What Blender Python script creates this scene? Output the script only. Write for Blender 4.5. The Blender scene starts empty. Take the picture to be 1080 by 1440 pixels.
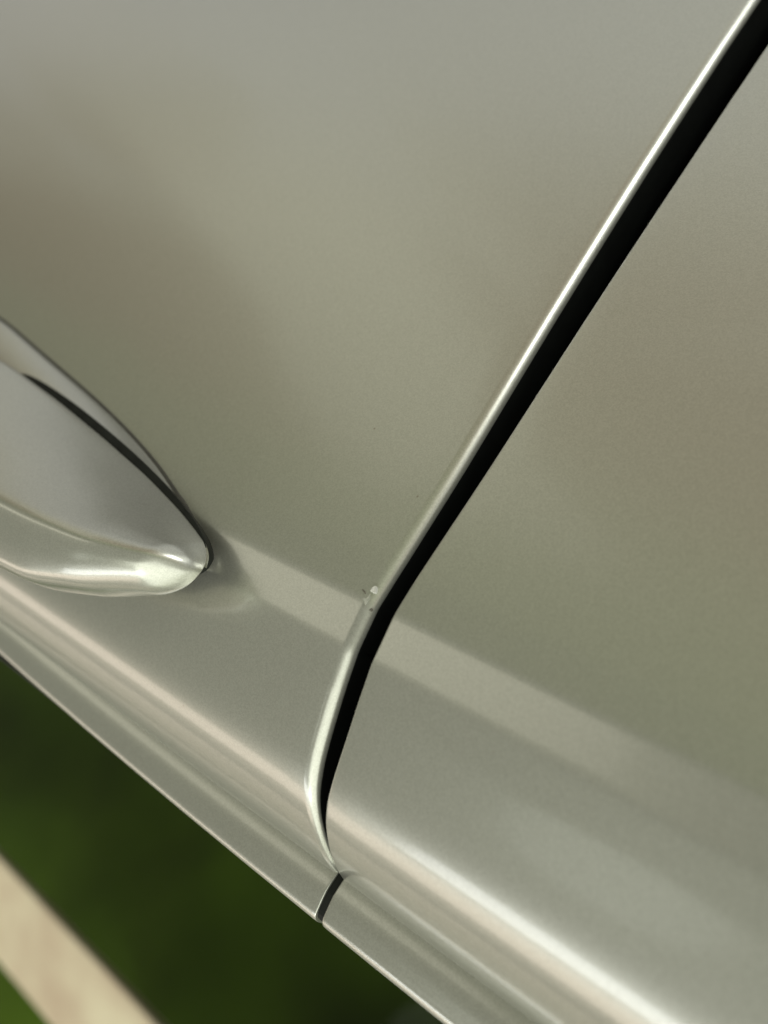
import bpy, bmesh, math, random
import numpy as np
from mathutils import Matrix, Vector

random.seed(7)
rng = np.random.default_rng(7)
MM = 0.001
scene = bpy.context.scene

# ------------------------------------------------------------------ camera
# car frame: X along the car, Y out of the door, Z up; origin on the door skin
LENS, SENSOR = 37.5, 36.0
U = np.array([-1640 / 1500, 670 / 1500, -1.0]); U /= np.linalg.norm(U)
zc = np.array([0, 0, 1.0])
N0 = zc - (zc @ U) * U; N0 /= np.linalg.norm(N0)
Z0 = np.cross(U, N0)
if Z0[1] > 0: Z0 = -Z0
al = math.radians(20)
Zv = math.cos(al) * Z0 + math.sin(al) * N0
Nv = math.cos(al) * N0 - math.sin(al) * Z0
Xv = np.cross(Nv, Zv)
R = np.array([Xv, Nv, Zv])
CAM = R @ np.array([0, 0, 170.0]) * MM
cam_data = bpy.data.cameras.new("camera")
cam_data.sensor_fit = 'VERTICAL'
cam_data.sensor_height = SENSOR
cam_data.lens = LENS
cam_data.clip_start = 0.002
cam_data.clip_end = 100
cam_data.dof.use_dof = True
cam_data.dof.focus_distance = 0.172
cam_data.dof.aperture_fstop = 14.0
cam = bpy.data.objects.new("camera", cam_data)
M4 = Matrix([[*R[0], CAM[0]], [*R[1], CAM[1]], [*R[2], CAM[2]], [0, 0, 0, 1]])
cam.matrix_world = M4
scene.collection.objects.link(cam)
scene.camera = cam

# ------------------------------------------------------------------ world, lamps, exposure
world = bpy.data.worlds.new("World"); scene.world = world
world.use_nodes = True
bg = world.node_tree.nodes["Background"]
bg.inputs[0].default_value = (0.487, 0.485, 0.395, 1)
bg.inputs[1].default_value = 0.36

def area(name, loc, target, sx, sy, power, col):
    d = bpy.data.lights.new(name, 'AREA'); d.shape = 'RECTANGLE'
    d.size, d.size_y, d.energy, d.color = sx, sy, power, col
    o = bpy.data.objects.new(name, d)
    o.location = loc
    o.rotation_euler = (Vector(target) - Vector(loc)).to_track_quat('-Z', 'Y').to_euler()
    scene.collection.objects.link(o)
    return o

area("ceiling_lamp", (0.0, 0.46, 1.6), (0.0, 0.40, 0), 1.9, 0.36, 5.5, (0.96, 0.98, 1.0))
area("warm_ceiling_lamp", (-2.8, -0.08, 1.75), (-2.8, -0.07, 0), 6.2, 0.50, 11, (1.0, 0.84, 0.72))
area("added_band_light", (-2.35, 2.2, 0.42), (-.6, 0, 0.0), 2.7, 0.55, 3.0, (1.0, 0.95, 0.80))  # unseen strip added to put a pale band of reflection on the doors
area("added_edge_light", (0.42, 0.40, -0.60), (0, 0, -0.12), 0.28, 0.34, 1.7, (0.99, 1.0, 0.98))  # unseen source added low down to brighten the rolled door edge
area("added_fill_light", (4.2, 1.8, 2.6), (3.4, 1.7, 0), 7.0, 7.0, 230, (0.97, 1.0, 0.90))  # added unseen overhead fill, brightens the ground that the doors reflect
lamp = area("added_patch_light", (-0.80, 1.62, 1.50), (0.06, 0, 0.03), 0.55, 0.42, 0.32, (0.95, 1.0, 0.92))  # unseen source added for a soft pale patch on the plain door
lamp.data.shape = 'ELLIPSE'

scene.view_settings.view_transform = 'Standard'
scene.view_settings.look = 'None'
scene.view_settings.exposure = 0.2
scene.view_settings.gamma = 1.0
scene.render.engine = 'CYCLES'
scene.cycles.use_denoising = True
scene.cycles.max_bounces = 8
scene.cycles.transparent_max_bounces = 12

# ------------------------------------------------------------------ materials
def new_mat(name):
    m = bpy.data.materials.new(name); m.use_nodes = True
    nt = m.node_tree
    return m, nt, nt.nodes["Principled BSDF"], nt.nodes, nt.links

def paint(name):
    m, nt, b, n, l = new_mat(name)
    tc = n.new('ShaderNodeTexCoord')
    # metallic flake: a tiny cell pattern that varies tone and tilts the base layer
    vo = n.new('ShaderNodeTexVoronoi'); vo.inputs['Scale'].default_value = 5200
    l.new(tc.outputs['Object'], vo.inputs['Vector'])
    sep = n.new('ShaderNodeSeparateColor'); l.new(vo.outputs['Color'], sep.inputs[0])
    ramp = n.new('ShaderNodeValToRGB')
    ramp.color_ramp.elements[0].color = (0.515, 0.522, 0.45, 1)
    ramp.color_ramp.elements[1].color = (0.615, 0.622, 0.545, 1)
    l.new(sep.outputs[0], ramp.inputs[0])
    # dust specks, sparse
    vd = n.new('ShaderNodeTexVoronoi'); vd.inputs['Scale'].default_value = 120
    l.new(tc.outputs['Object'], vd.inputs['Vector'])
    lt = n.new('ShaderNodeMath'); lt.operation = 'LESS_THAN'; lt.inputs[1].default_value = 0.030
    l.new(vd.outputs['Distance'], lt.inputs[0])
    sd = n.new('ShaderNodeSeparateColor'); l.new(vd.outputs['Color'], sd.inputs[0])
    mix = n.new('ShaderNodeMix'); mix.data_type = 'RGBA'
    dcol = n.new('ShaderNodeValToRGB')
    dcol.color_ramp.elements[0].color = (0.25, 0.20, 0.14, 1); dcol.color_ramp.elements[1].color = (0.6, 0.58, 0.5, 1)
    l.new(sd.outputs[1], dcol.inputs[0])
    hf = n.new('ShaderNodeMath'); hf.operation = 'MULTIPLY'; hf.inputs[1].default_value = 0.6; l.new(lt.outputs[0], hf.inputs[0]); l.new(hf.outputs[0], mix.inputs[0]); l.new(ramp.outputs[0], mix.inputs[6]); l.new(dcol.outputs[0], mix.inputs[7])
    l.new(mix.outputs[2], b.inputs['Base Color'])
    b.inputs['Metallic'].default_value = 0.72
    b.inputs['Roughness'].default_value = 0.33
    b.inputs['Coat Weight'].default_value = 1.0
    b.inputs['Coat Roughness'].default_value = 0.11
    b.inputs['Coat IOR'].default_value = 1.6
    # faint orange peel in the clear coat
    no = n.new('ShaderNodeTexNoise'); no.inputs['Scale'].default_value = 160; no.inputs['Detail'].default_value = 2
    l.new(tc.outputs['Object'], no.inputs['Vector'])
    bu = n.new('ShaderNodeBump'); bu.inputs['Strength'].default_value = 0.03; bu.inputs['Distance'].default_value = 0.0004
    l.new(no.outputs[0], bu.inputs['Height'])
    l.new(bu.outputs[0], b.inputs['Coat Normal'])
    return m

def plain(name, col, rough, metallic=0, noise=0, scale=30, spec=0.5):
    m, nt, b, n, l = new_mat(name)
    b.inputs['Roughness'].default_value = rough
    b.inputs['Metallic'].default_value = metallic
    b.inputs['Specular IOR Level'].default_value = spec
    tc = n.new('ShaderNodeTexCoord')
    no = n.new('ShaderNodeTexNoise'); no.inputs['Scale'].default_value = scale; no.inputs['Detail'].default_value = 4
    l.new(tc.outputs['Object'], no.inputs['Vector'])
    r = n.new('ShaderNodeValToRGB')
    c0 = [c * (1 - noise) for c in col]; c1 = [min(1, c * (1 + noise)) for c in col]
    r.color_ramp.elements[0].position = .3; r.color_ramp.elements[1].position = .7
    r.color_ramp.elements[0].color = (*c0, 1); r.color_ramp.elements[1].color = (*c1, 1)
    l.new(no.outputs[0], r.inputs[0]); l.new(r.outputs[0], b.inputs['Base Color'])
    return m

PAINT = paint("sage_silver_paint")
RUBBER = plain("black_rubber", (0.013, 0.015, 0.012), 0.6, noise=.3, scale=300, spec=0.2)
CAVITY = plain("undercoat_gap_shade", (0.006, 0.0075, 0.006), 0.6, noise=.3, scale=200, spec=0.3)  # near-black that also carries the shade of the door gap
BASE_SHADE = plain("grey_base_shade", (0.07, 0.068, 0.055), 0.6, noise=.2, scale=300)  # grey for the painted shadow line round the handle base
PRIMER = plain("bare_primer", (0.75, 0.75, 0.68), 0.6, noise=.1, scale=2000)
BRUISE = plain("crushed_paint", (0.50, 0.51, 0.43), 0.7, noise=.25, scale=1500)
SCUFF = plain("scuffed_paint", (0.16, 0.15, 0.12), 0.7, noise=.3, scale=2000)
BEIGE = plain("beige_trim_cloth", (0.95, 0.74, 0.62), 0.8, noise=.20, scale=16)
GREEN = plain("dark_green_cloth", (0.066, 0.120, 0.009), 0.9, noise=.85, scale=2.0, spec=0.1)
CONC = plain("concrete", (0.34, 0.33, 0.31), 0.75, noise=.25, scale=2.5)
def floor_nodes():
    # made-up pale, brown and green zones for the doors to reflect, uneven slab-shaped borders
    nt = CONC.node_tree; n = nt.nodes; l = nt.links; b = n["Principled BSDF"]
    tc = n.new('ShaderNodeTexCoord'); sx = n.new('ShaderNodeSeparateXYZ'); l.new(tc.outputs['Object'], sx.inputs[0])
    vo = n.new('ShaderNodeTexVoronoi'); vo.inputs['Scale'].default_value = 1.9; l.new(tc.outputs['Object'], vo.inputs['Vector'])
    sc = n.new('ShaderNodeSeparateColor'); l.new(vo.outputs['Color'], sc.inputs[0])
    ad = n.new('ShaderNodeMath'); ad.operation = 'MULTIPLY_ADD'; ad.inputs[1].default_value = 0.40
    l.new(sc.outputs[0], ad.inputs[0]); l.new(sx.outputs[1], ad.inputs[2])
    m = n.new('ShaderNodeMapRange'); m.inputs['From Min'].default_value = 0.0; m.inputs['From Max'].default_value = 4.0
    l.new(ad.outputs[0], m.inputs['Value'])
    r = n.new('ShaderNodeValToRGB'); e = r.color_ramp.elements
    e[0].position = 0.0; e[0].color = (0.10, 0.10, 0.105, 1)  # dark strip beside the car: its shade put into the ground colour
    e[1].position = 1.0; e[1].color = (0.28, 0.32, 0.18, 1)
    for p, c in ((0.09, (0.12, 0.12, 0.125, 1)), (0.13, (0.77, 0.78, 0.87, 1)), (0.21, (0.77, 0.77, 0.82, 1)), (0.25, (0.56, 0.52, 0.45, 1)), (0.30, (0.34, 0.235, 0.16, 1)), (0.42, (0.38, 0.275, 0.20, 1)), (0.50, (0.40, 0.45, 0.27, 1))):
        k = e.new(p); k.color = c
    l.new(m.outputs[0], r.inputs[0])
    # pale strip added across the brown zone for the door paint to reflect
    wk = n.new('ShaderNodeMath'); wk.operation = 'MULTIPLY_ADD'; wk.inputs[1].default_value = 0.25
    l.new(sc.outputs[1], wk.inputs[0]); l.new(sx.outputs[0], wk.inputs[2])
    of = n.new('ShaderNodeMath'); of.operation = 'ADD'; of.inputs[1].default_value = 1.30; l.new(wk.outputs[0], of.inputs[0])
    ab = n.new('ShaderNodeMath'); ab.operation = 'ABSOLUTE'; l.new(of.outputs[0], ab.inputs[0])
    mk = n.new('ShaderNodeMapRange'); mk.inputs['From Min'].default_value = 0.52; mk.inputs['From Max'].default_value = 0.36
    l.new(ab.outputs[0], mk.inputs['Value'])
    fy = n.new('ShaderNodeMapRange'); fy.inputs['From Min'].default_value = 0.55; fy.inputs['From Max'].default_value = 0.85; l.new(sx.outputs[1], fy.inputs['Value'])
    fz = n.new('ShaderNodeMapRange'); fz.inputs['From Min'].default_value = 2.1; fz.inputs['From Max'].default_value = 1.7; l.new(sx.outputs[1], fz.inputs['Value'])
    m1 = n.new('ShaderNodeMath'); m1.operation = 'MULTIPLY'; l.new(mk.outputs[0], m1.inputs[0]); l.new(fy.outputs[0], m1.inputs[1])
    m2 = n.new('ShaderNodeMath'); m2.operation = 'MULTIPLY'; l.new(m1.outputs[0], m2.inputs[0]); l.new(fz.outputs[0], m2.inputs[1])
    mx = n.new('ShaderNodeMix'); mx.data_type = 'RGBA'; mx.inputs[7].default_value = (0.95, 0.92, 0.83, 1)
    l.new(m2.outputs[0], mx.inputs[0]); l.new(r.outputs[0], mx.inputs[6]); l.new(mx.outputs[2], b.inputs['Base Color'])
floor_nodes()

def glass_mat():
    m = bpy.data.materials.new("tinted_glass"); m.use_nodes = True
    nt = m.node_tree; n = nt.nodes; l = nt.links
    n.remove(n["Principled BSDF"])
    t = n.new('ShaderNodeBsdfTransparent'); t.inputs[0].default_value = (0.94, 0.95, 0.88, 1)
    g = n.new('ShaderNodeBsdfGlossy'); g.inputs['Roughness'].default_value = 0.02
    f = n.new('ShaderNodeFresnel')
    ge = n.new('ShaderNodeNewGeometry'); mr = n.new('ShaderNodeMapRange')   # thin pane: same Fresnel from both faces
    mr.inputs['To Min'].default_value = 1.22; mr.inputs['To Max'].default_value = 1 / 1.22
    l.new(ge.outputs['Backfacing'], mr.inputs['Value']); l.new(mr.outputs[0], f.inputs[0])
    mx = n.new('ShaderNodeMixShader')
    l.new(f.outputs[0], mx.inputs[0]); l.new(t.outputs[0], mx.inputs[1]); l.new(g.outputs[0], mx.inputs[2])
    l.new(mx.outputs[0], n["Material Output"].inputs[0])
    return m
GLASS = glass_mat()

# ------------------------------------------------------------------ helpers
def mesh_obj(name, verts, faces, mat, parent=None, smooth=True, label=None):
    me = bpy.data.meshes.new(name)
    me.from_pydata([tuple(v) for v in verts], [], faces)
    if smooth:
        me.polygons.foreach_set('use_smooth', [True] * len(me.polygons))
    me.materials.append(mat); me.update()
    o = bpy.data.objects.new(name, me)
    scene.collection.objects.link(o)
    o.parent = parent
    if label: o['label'] = label
    return o

def grid_obj(name, P, mat, parent=None, flip=False, label=None, close=False):
    """P: rows x cols x 3 in mm"""
    nr, nc, _ = P.shape
    V = P.reshape(-1, 3) * MM
    F = []
    for i in range(nr - 1 + (1 if close else 0)):
        i2 = (i + 1) % nr
        for j in range(nc - 1):
            f = (i * nc + j, i * nc + j + 1, i2 * nc + j + 1, i2 * nc + j)
            F.append(f[::-1] if flip else f)
    return mesh_obj(name, V, F, mat, parent, True, label)

# door cross-section (z up, n out), in mm, rounded at the creases
PROF = np.array([(-420, -34), (-300, -15), (-200, -6), (-120, -2), (-60, -.4), (-20, 0), (0, .15), (8, .2), (14.6, .1),
                 (21.8, -1.35), (28, -3.8), (34.3, -6.7), (38.6, -8.9), (41.2, -10.6), (43.2, -12.6), (44.8, -14.8), (46.3, -17.6), (47.8, -20.9),
                 (49.3, -25.2), (50.0, -29.5)])
def chaikin(p, k=3):
    for _ in range(k):
        q = [p[0]]
        for a, b in zip(p[:-1], p[1:]):
            q += [a * .75 + b * .25, a * .25 + b * .75]
        q.append(p[-1]); p = np.array(q)
    return p
# keep the character-line creases at z=14.6 and 21.8 tight
def densify(p):
    out = []
    for a, b in zip(p[:-1], p[1:]):
        L = np.linalg.norm(b - a); k = max(1, int(L / 2.2))
        if a[0] < -25: k = max(1, int(L / 14))
        if 8 <= a[0] < 22: k = int(L / 1.2)
        for i in range(k): out.append(a + (b - a) * i / k)
    out.append(p[-1]); return np.array(out)
big = chaikin(PROF[:7], 2)
mid = densify(PROF[6:12]); mid = chaikin(mid, 2)
top = chaikin(PROF[11:], 3)
PR = np.vstack([big[:-1], mid[:-1], top])
PR = PR[np.concatenate([[True], np.linalg.norm(np.diff(PR, axis=0), axis=1) > 1e-4])]
arc = np.concatenate([[0], np.cumsum(np.linalg.norm(np.diff(PR, axis=0), axis=1))])
a0 = np.interp(4, PR[:, 0], arc)
fine = np.arange(a0, arc[-1], .3)
F2 = np.stack([np.interp(fine, arc, PR[:, 0]), np.interp(fine, arc, PR[:, 1])], 1)
def gsm(p, sig):
    k = np.exp(-.5 * (np.arange(-20, 21) * .3 / sig) ** 2); k /= k.sum()
    q = np.pad(p, ((20, 20), (0, 0)), mode='reflect', reflect_type='odd')
    return np.stack([np.convolve(q[:, c], k, 'valid') for c in (0, 1)], 1)
wgt = np.clip((F2[:, :1] - 26) / 8, 0, 1)
F2 = gsm(F2, .5) * (1 - wgt) + gsm(F2, 2.4) * wgt
PR = np.vstack([PR[arc < a0 - .2], F2])
T = np.gradient(PR, axis=0); T /= np.linalg.norm(T, axis=1)[:, None]
NRM = np.stack([-T[:, 1], T[:, 0]], 1)      # (z, n) normal pointing outwards: n component = dz
# now NRM = (-dn, dz)
def surf_n(z): return np.interp(z, PR[:, 0], PR[:, 1])

LZ = np.array([-420, -127, -81, -42, -12, 6, 13, 23, 33, 40.7, 45.7, 48.8, 50.3])
LX = .25 + np.array([-12, -1.6, 1.6, 4.7, 7.3, 8.4, 8.7, 9.3, 9.9, 10.4, 11.2, 11.9, 12.2])
RZ = np.array([-420, -114, -80, -40, -13, 10, 16, 25, 34, 40, 46, 48.8, 50.3])
RX = np.array([-6, 8.1, 9.5, 11.1, 12.3, 12.9, 13.3, 13.8, 14.2, 14.0, 13.6, 13.2, 13.0])
def smooth_interp(z, Z, X):
    zz = np.arange(-430, 60, .5); xx = np.interp(zz, Z, X)
    k = np.ones(17) / 17; xs = np.convolve(np.pad(xx, 8, mode='edge'), k, 'valid')
    return np.interp(z, zz, xs)

def door_skin(side, name, radius, parent, label):
    ex = smooth_interp(PR[:, 0], LZ, LX) if side < 0 else smooth_interp(PR[:, 0], RZ, RX)
    rows = []
    far = np.array([0, .12, .22, .32, .42, .5, .58, .66, .73, .79, .84, .88, .915, .94, .96, .975, .985, .993])
    for i in range(len(PR)):
        z, n = PR[i]; nz, nn = NRM[i]
        # roll radius tightens at the very top where the doors meet
        r = radius * (1 - .55 * max(0, min(1, (z - 40) / 11)))
        flat_end = ex[i] - side * -1 * r if side < 0 else ex[i] + r
        flat_end = ex[i] - r if side < 0 else ex[i] + r
        start = -700 if side < 0 else 700
        pts = []
        for t in far:
            pts.append((start + (flat_end - start) * t, n, z))
        for th in np.linspace(0, 82, 13):
            a = math.radians(th)
            dx = r * math.sin(a); dep = r * (1 - math.cos(a))
            pts.append((flat_end + (dx if side < 0 else -dx), n - nn * dep, z - nz * dep))
        for dep, back in ((3, .9), (9, 1.6), (14, 2.0), (15, 8), (15, 30)):
            x = flat_end + (r - back if side < 0 else -(r - back))
            pts.append((x, n - nn * dep, z - nz * dep))
        rows.append(pts)
    P = np.array(rows)
    o = grid_obj(name, P, PAINT, parent, flip=(side < 0), label=label)
    # the return flange inside the gap is coloured black as the gap's shade
    o.data.materials.append(CAVITY)
    nc = P.shape[1]
    for k, poly in enumerate(o.data.polygons):
        if k % (nc - 1) >= len(far) + 12: poly.material_index = 1
    return o

# ------------------------------------------------------------------ floor under the car
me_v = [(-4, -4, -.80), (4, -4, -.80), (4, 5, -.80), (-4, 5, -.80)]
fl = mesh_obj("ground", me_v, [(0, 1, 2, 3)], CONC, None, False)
fl['kind'] = 'structure'

# ------------------------------------------------------------------ the car
car = bpy.data.objects.new("car", None); scene.collection.objects.link(car)
car.empty_display_size = .05
car['label'] = "pale sage silver car side with door handle, black door gap and window edge"
car['category'] = "car"

doorA = door_skin(-1, "door", 2.2, car, "door panel with the pull handle and a chipped rolled edge")
doorB = door_skin(+1, "door", .8, car, "plain door panel across the black gap from the handle")

# dark pillar and rubber seal at the bottom of the gap
def strip(name, depth, x0, x1, mat, label=None, z0=-400, z1=50.2, bulge=0):
    idx = [i for i in range(len(PR)) if z0 <= PR[i, 0] <= z1]
    rows = []
    for i in idx:
        z, n = PR[i]; nz, nn = NRM[i]
        c = .5 * (smooth_interp(z, LZ, LX) + smooth_interp(z, RZ, RX))
        r = []
        for t in np.linspace(0, 1, 9):
            d = depth - bulge * math.sin(math.pi * t) - (3.5 * min(1, max(0, (z - 8) / 26)) if bulge else 0)
            r.append((c + x0 + (x1 - x0) * t, n - nn * d, z - nz * d))
        rows.append(r)
    return grid_obj(name, np.array(rows), mat, car, flip=True, label=label)
strip("pillar", 17, -26, 26, CAVITY, "black pillar deep inside the door gap")
strip("door_seal", 12.5, -4.5, 4.5, RUBBER, "black rubber seal lining the door gap", bulge=3.0)

# belt moulding along the foot of the window, one piece on each door
def moulding(x0, x1, label):
    # (n, z) section
    sec = [(-33.5, 47.5), (-28.8, 47.3), (-27.6, 47.5), (-27.4, 49.6), (-27.35, 51.0), (-27.45, 52.6),
           (-27.9, 54.2), (-28.3, 55.4), (-28.5, 56.1), (-28.9, 56.8), (-29.6, 57.2), (-30.6, 57.3), (-31.6, 57.2), (-32.2, 56.6), (-32.4, 55)]
    sec = np.array(sec)
    n = len(sec)
    xs = np.concatenate([[x0, x0 + .25 * np.sign(x1 - x0), x0 + .9 * np.sign(x1 - x0)], np.linspace(x0, x1, 40)[1:]])
    c = sec.mean(0)
    rows = []
    for k, x in enumerate(xs):
        s = [0.975, 0.99, 1.0][k] if k < 3 else 1.0
        sag = -0.00042 * max(0, -(x - 12)) ** 1.92 * .8 if x < 12 else 0
        ss = c + (sec - c) * s
        rows.append([(x, p[0], p[1] + sag * .75) for p in ss])
    P = np.array(rows)
    o = grid_obj("belt_moulding", P, PAINT, car, flip=(x1 > x0), label=label)
    bm = bmesh.new(); bm.from_mesh(o.data); bm.verts.ensure_lookup_table()
    bm.faces.new([bm.verts[i] for i in range(n)])
    bmesh.ops.recalc_face_normals(bm, faces=bm.faces)
    bm.to_mesh(o.data); bm.free()
    return o
moulding(11.9, -700, "body coloured window moulding on the handle door")
moulding(13.5, 700, "body coloured window moulding on the plain door")

def joint_seal():
    sec = [(-33.5, 47.5), (-28.0, 47.5), (-27.75, 49.6), (-27.7, 51.0), (-27.8, 52.6), (-28.2, 54.2), (-28.6, 55.4), (-28.9, 56.0), (-29.6, 56.6), (-30.6, 56.8), (-32.2, 56.2)]
    n = len(sec); V = [(x * MM, a * MM, b * MM) for x in (11.95, 13.45) for a, b in sec]
    F = [tuple(range(n)), tuple(range(n, 2 * n))[::-1]] + [(i, n + i, n + (i + 1) % n, (i + 1) % n) for i in range(n)]
    o = mesh_obj("joint_seal", V, F, RUBBER, car, False, "thin black seam between the two mouldings")
    bm = bmesh.new(); bm.from_mesh(o.data); bmesh.ops.recalc_face_normals(bm, faces=bm.faces); bm.to_mesh(o.data); bm.free()
joint_seal()

# dark underbody closing the car below the doors
def underbody():
    bm = bmesh.new(); bmesh.ops.create_cube(bm, size=1, matrix=Matrix.Translation((0, -.85, -.50)) @ Matrix.Diagonal((3.6, 1.5, .16, 1)))
    bmesh.ops.bevel(bm, geom=bm.edges[:], offset=.03, segments=3, affect='EDGES')
    me = bpy.data.meshes.new("underbody"); bm.to_mesh(me); bm.free(); me.materials.append(CAVITY)
    o = bpy.data.objects.new("underbody", me); scene.collection.objects.link(o); o.parent = car
underbody()

# window glass behind a rubber wiper strip
def slab(name, x0, x1, quad, mat, label=None, parent=car):
    """quad: polygon in (n, z) mm extruded along x"""
    n = len(quad); V = []
    for x in (x0, x1):
        V += [(x * MM, a * MM, b * MM) for a, b in quad]
    F = [tuple(range(n))[::-1], tuple(range(n, 2 * n))]
    for i in range(n):
        j = (i + 1) % n
        F.append((i, j, n + j, n + i))
    o = mesh_obj(name, V, F, mat, parent, False, label)
    bm = bmesh.new(); bm.from_mesh(o.data); bmesh.ops.recalc_face_normals(bm, faces=bm.faces); bm.to_mesh(o.data); bm.free()
    return o
slab("weatherstrip", -700, 700, [(-32.6, 46), (-32.6, 56.0), (-34.0, 56.4), (-35.6, 55.6), (-35.6, 46)], RUBBER, "black rubber strip at the foot of the glass")
slab("window", -700, 700, [(-36.2, 40), (-39.4, 40), (-139.4, 360), (-136.2, 360)], GLASS, "dark tinted window glass above the moulding")

# interior seen through the glass: beige roof rail trim over dark green cloth
def rail():
    rows = []
    xs = np.linspace(-1700, 900, 60)
    for x in xs:
        w = 2 * math.sin(x * .013) + 1.2 * math.sin(x * .031 + 1)
        r = []
        for t in np.linspace(0, 2 * math.pi, 28, endpoint=False):
            c, s = math.cos(t), math.sin(t)
            a = abs(c) ** .3 * (1 if c > 0 else -1); b = abs(s) ** .3 * (1 if s > 0 else -1)
            r.append((x, -660 + 14 * a - 34 * b + w * 1.2 * (a > 0), 282 + 42 * b))
        r.append(r[0]); rows.append(r)
    return grid_obj("roof_rail", np.array(rows), BEIGE, car, label="blurred beige trim band seen through the dark window")
rail()
def lining():
    rows = []
    for z in np.linspace(-120, 520, 30):
        r = []
        for x in np.linspace(-1700, 900, 160):
            f = 26 * math.sin((x + z * .5) * .011) + 8 * math.sin((x - .4 * z) * .03 + 2)
            r.append((x, -780 + f, z))
        rows.append(r)
    return grid_obj("side_lining", np.array(rows), GREEN, car, flip=True, label="blurred dark green lining seen through the window")
lining()

# ------------------------------------------------------------------ door handle
# stations along x: zlo, zr(ridge), zhi, nlo, nr, nhi
ST = np.array([
      (-19.40, 19.90, 23.90, 28.40, 3.60, 10.00, 6.40),
      (-22.30, 18.90, 25.10, 30.00, 3.60, 11.70, 7.00),
      (-26.00, 17.60, 26.80, 32.00, 3.60, 13.60, 8.00),
      (-34.00, 15.40, 29.20, 36.20, 3.80, 16.20, 9.20),
      (-47.00, 12.50, 30.90, 40.20, 4.20, 17.60, 9.80),
      (-64.00, 9.60, 31.70, 41.60, 4.80, 18.40, 10.20),
      (-84.00, 6.60, 31.90, 42.00, 5.60, 19.40, 11.00),
      (-105.0, 4.20, 31.90, 42.00, 7.50, 21.00, 13.00),
      (-140.0, 2.40, 31.70, 41.60, 11.0, 24.00, 16.00),
      (-180.0, 2.60, 31.30, 41.00, 11.0, 24.00, 16.00),
      (-215.0, 6.00, 30.30, 40.00, 7.00, 20.00, 12.00),
      (-246.0, 15.0, 27.00, 34.00, 3.60, 11.00, 7.00)])
HX = -1.7
def grip():
    """closed loft: dense smooth sections, ends rounded off like a thumb tip"""
    xs0 = np.arange(-246, -19.39, .2)
    A = np.stack([np.interp(xs0, ST[::-1, 0], ST[::-1, c]) for c in range(1, 7)], 1)
    k = np.exp(-.5 * (np.arange(-30, 31) / 12.0) ** 2); k /= k.sum()
    A = np.stack([np.convolve(np.pad(A[:, c], 30, mode='reflect', reflect_type='odd'), k, 'valid') for c in range(6)], 1)
    tip = 5.0
    near = -19.4 - tip * (1 - np.cos(np.linspace(0, math.pi / 2, 26)))          # crowded at the tip
    mid = np.concatenate([np.arange(near[-1] - .5, -70, -1.0), np.arange(-70, -241, -4.0)])
    far = -246 + 5 * (1 - np.sin(np.linspace(0, math.pi / 2, 12)))
    xs = np.concatenate([near, mid, far])
    rows = []
    for x in xs:
        zl, zr, zh, nl, nr, nh = [np.interp(x, xs0, A[:, c]) for c in range(6)]
        nh = nr - .52 * (zh - zr)
        bk = nl - .5
        B = np.array([zl + .5, nl + .9]); Rg = np.array([zr, nr]); Tp = np.array([zh - .6, nh])
        def on(a, b, t, bulge):
            d = b - a; nn_ = np.array([-d[1], d[0]]) / (np.linalg.norm(d) + 1e-9)
            if nn_[1] < 0: nn_ = -nn_
            return a + d * t + nn_ * bulge * 4 * t * (1 - t)
        q = min(1, max(0, (x + 46) / 22)); ta, tb = .84 - .16 * q, .22 + .14 * q
        pts = [(zl + .4, bk), (zl, nl + .2), tuple(B), tuple(on(B, Rg, .3, .7)), tuple(on(B, Rg, .55, .7)), tuple(on(B, Rg, ta, .7)),
               tuple(Rg), tuple(on(Rg, Tp, tb, .8)), tuple(on(Rg, Tp, .58, .8)), tuple(on(Rg, Tp, .8, .8)),
               tuple(Tp), (zh, nh - 1.8), (zh - .2, nh - 4.0 if nh - 4 > bk else .5 * (nh + bk)), (zh - 1.5, bk + .3), (zh - 4, bk), (.5 * (zl + zh), bk)]
        p = np.array(pts)
        for _ in range(3):
            nx = np.roll(p, -1, 0); p = np.stack([p * .75 + nx * .25, p * .25 + nx * .75], 1).reshape(-1, 2)
        u = (-19.4 - x) / tip; sc = math.sqrt(max(0, 1 - (1 - u) ** 2)) if u < 1 else 1.0
        v = (x + 246) / 5.0
        if v < 1: sc = math.sqrt(max(0, 1 - (1 - v) ** 2))
        c = np.array([.5 * (zl + zh) - .4, nl + 1.2])
        p = c + (p - c) * max(sc, .01)
        rows.append([(x + HX, n, z) for z, n in p])
    P = np.array(rows); nr_, nc, _ = P.shape
    V = list(P.reshape(-1, 3) * MM); F = []
    for i in range(nr_ - 1):
        for j in range(nc):
            k2 = (j + 1) % nc
            F.append((i * nc + j, i * nc + k2, (i + 1) * nc + k2, (i + 1) * nc + j))
    F.append(tuple(range(nc))); F.append(tuple((nr_ - 1) * nc + j for j in range(nc)))
    o = mesh_obj("handle", V, F, PAINT, doorA, True, "body coloured pull handle with a rounded tip")
    bm = bmesh.new(); bm.from_mesh(o.data); bmesh.ops.recalc_face_normals(bm, faces=bm.faces); bm.to_mesh(o.data); bm.free()
    return o
grip()

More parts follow.
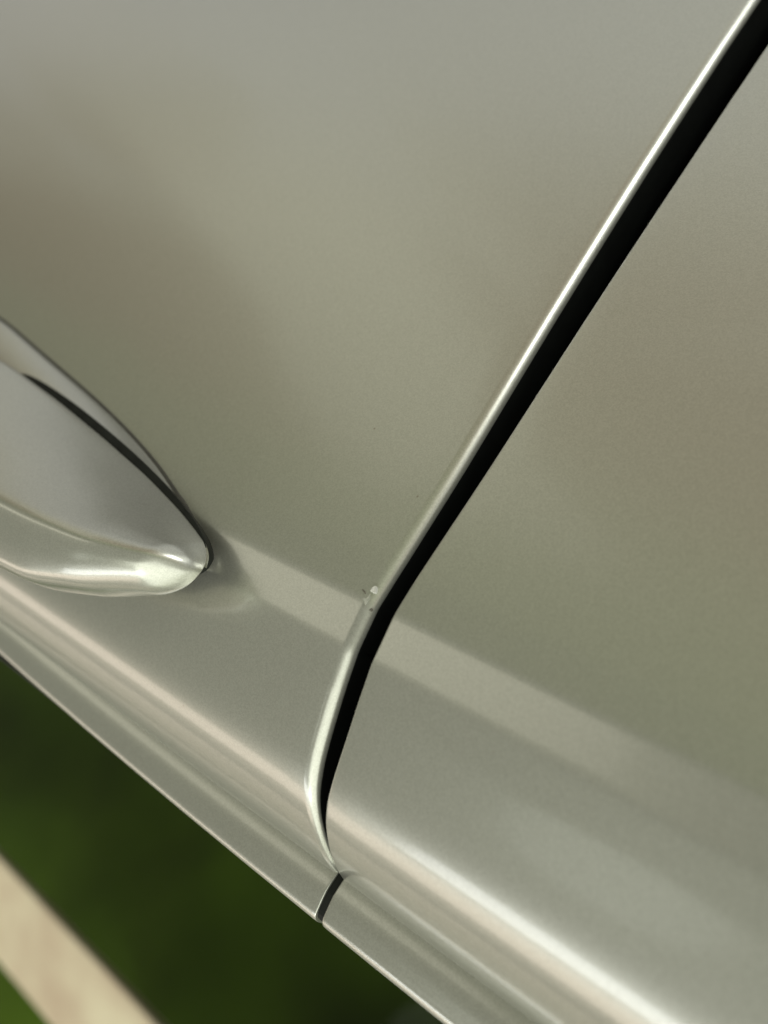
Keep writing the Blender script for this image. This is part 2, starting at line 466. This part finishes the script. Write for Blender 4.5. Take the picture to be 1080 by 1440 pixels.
def plate(name, outline, n0, n1, mat, label, bevel):
    """outline (x, z) polygon extruded from n0 to n1"""
    k = len(outline)
    V = [((x + HX) * MM, n0 * MM, z * MM) for x, z in outline] + [((x + HX) * MM, n1 * MM, z * MM) for x, z in outline]
    F = [tuple(range(k)), tuple(range(k, 2 * k))[::-1]] + [(i, k + i, k + (i + 1) % k, (i + 1) % k) for i in range(k)]
    o = mesh_obj(name, V, F, mat, doorA, True, label)
    bm = bmesh.new(); bm.from_mesh(o.data); bmesh.ops.recalc_face_normals(bm, faces=bm.faces); bm.to_mesh(o.data); bm.free()
    b = o.modifiers.new("bevel", 'BEVEL'); b.width = bevel * MM; b.segments = 4; b.limit_method = 'ANGLE'; b.angle_limit = math.radians(50)
    return o
def curve_pts(pts, k=3): return [tuple(p) for p in chaikin(np.array(pts, float), k)]
OX = [-250, -240, -215, -180, -143, -110, -79, -56, -40, -30, -26.9, -25.6, -25.0]
OZ = [14, 2, -8, -11, -9.5, -3.4, 2.2, 7.6, 13.0, 17.2, 18.8, 20.0, 21.6]
IX = [-250, -240, -215, -180, -143, -110, -84, -64, -47, -34, -26, -22.6, -21.6]
IZ = [18, 10, 4, 1, 1, 3.6, 6.6, 9.6, 12.6, 15.6, 18.0, 20.0, 22.0]
def base_strip(name, sec, mat, label):
    """sec: (fraction from outer line to the seam, n, extra outward mm)"""
    o_ = chaikin(np.array(list(zip(OX, OZ)), float), 3); i_ = chaikin(np.array(list(zip(IX, IZ)), float), 3)
    rows = []
    for (ox, oz), (ix, iz) in zip(o_, i_):
        d = np.array([ox - ix, oz - iz]); d /= np.linalg.norm(d) + 1e-9
        r = []
        for f, n, e in sec:
            x = ox + (ix - ox) * f; z = oz + (iz - oz) * f - e
            r.append((x + HX + (.6 * e if ox > -40 else 0), n, z))
        rows.append(r)
    return grid_obj(name, np.array(rows), mat, doorA, flip=True, label=label)
base_strip("handle_base", [(0, -3, 0), (0, .7, 0), (.03, 1.0, 0), (.10, 1.3, 0), (.5, 2.5, 0), (1.0, 3.7, 0), (1.6, 3.9, 0)], PAINT, "thin raised base under the handle edge")
base_strip("base_shade_line", [(0, -3, .7), (0, .35, .7), (0, .5, .5), (.2, .5, 0)], BASE_SHADE, "thin grey line added as shade round the handle base")  # strip stands in for the shadow line round the base
g_low = curve_pts([(-21.8, 20.6), (-22.2, 19.4), (-26, 17.0), (-34, 14.4), (-47, 11.0), (-64, 7.8), (-84, 4.7), (-104, 2.8), (-110, 4.5)])
g_up = curve_pts([(-110, 4.5), (-110, 36), (-60, 34), (-36, 31), (-26, 26), (-21.6, 22.6), (-21.8, 20.6)])
plate("handle_gasket", g_low[:-1] + g_up[:-1], 1.5, 4.1, RUBBER, "black seam under the handle", .1)

# ------------------------------------------------------------------ chipped paint on the rolled edge
def chips():
    bm = bmesh.new()
    def shard(cx, cz, n, rx, rz, rot, h):
        k = 9; top = []; bot = []
        for i in range(k):
            a = 2 * math.pi * i / k
            q = 1 + rng.uniform(-.35, .35)
            dx, dz = rx * q * math.cos(a), rz * q * math.sin(a)
            X = cx + dx * math.cos(rot) - dz * math.sin(rot); Zc = cz + dx * math.sin(rot) + dz * math.cos(rot)
            top.append(bm.verts.new((X * MM, (n + h + rng.uniform(-.05, .08)) * MM, Zc * MM)))
            bot.append(bm.verts.new((X * MM, (n - .8) * MM, Zc * MM)))
        bm.faces.new(top)
        for i in range(k): bm.faces.new((top[i], top[(i + 1) % k], bot[(i + 1) % k], bot[i]))
    for a in chip_list: shard(*a)
    bmesh.ops.recalc_face_normals(bm, faces=bm.faces)
    me = bpy.data.meshes.new("paint_chip"); bm.to_mesh(me); bm.free()
    return me
def chip_part(name, mat, lst, label):
    global chip_list
    chip_list = lst
    me = chips(); me.materials.append(mat)
    o = bpy.data.objects.new(name, me); scene.collection.objects.link(o); o.parent = doorA
    o['label'] = label
chip_part("paint_chip", PRIMER, [(7.6, 12.3, .05, .45, .6, -.4, .2)], "small white paint chip on the rolled door edge")
chip_part("chip_bruise", BRUISE, [(7.3, 13.9, .02, .5, 1.1, -.35, .04)], "dull crushed paint below the white chip")
chip_part("scuff", SCUFF, [(6.3, 13.2, .10, .75, .15, .35, .02), (8.6, 15.0, -.75, .22, .2, .3, .05)], "short dark crease beside the paint chip")
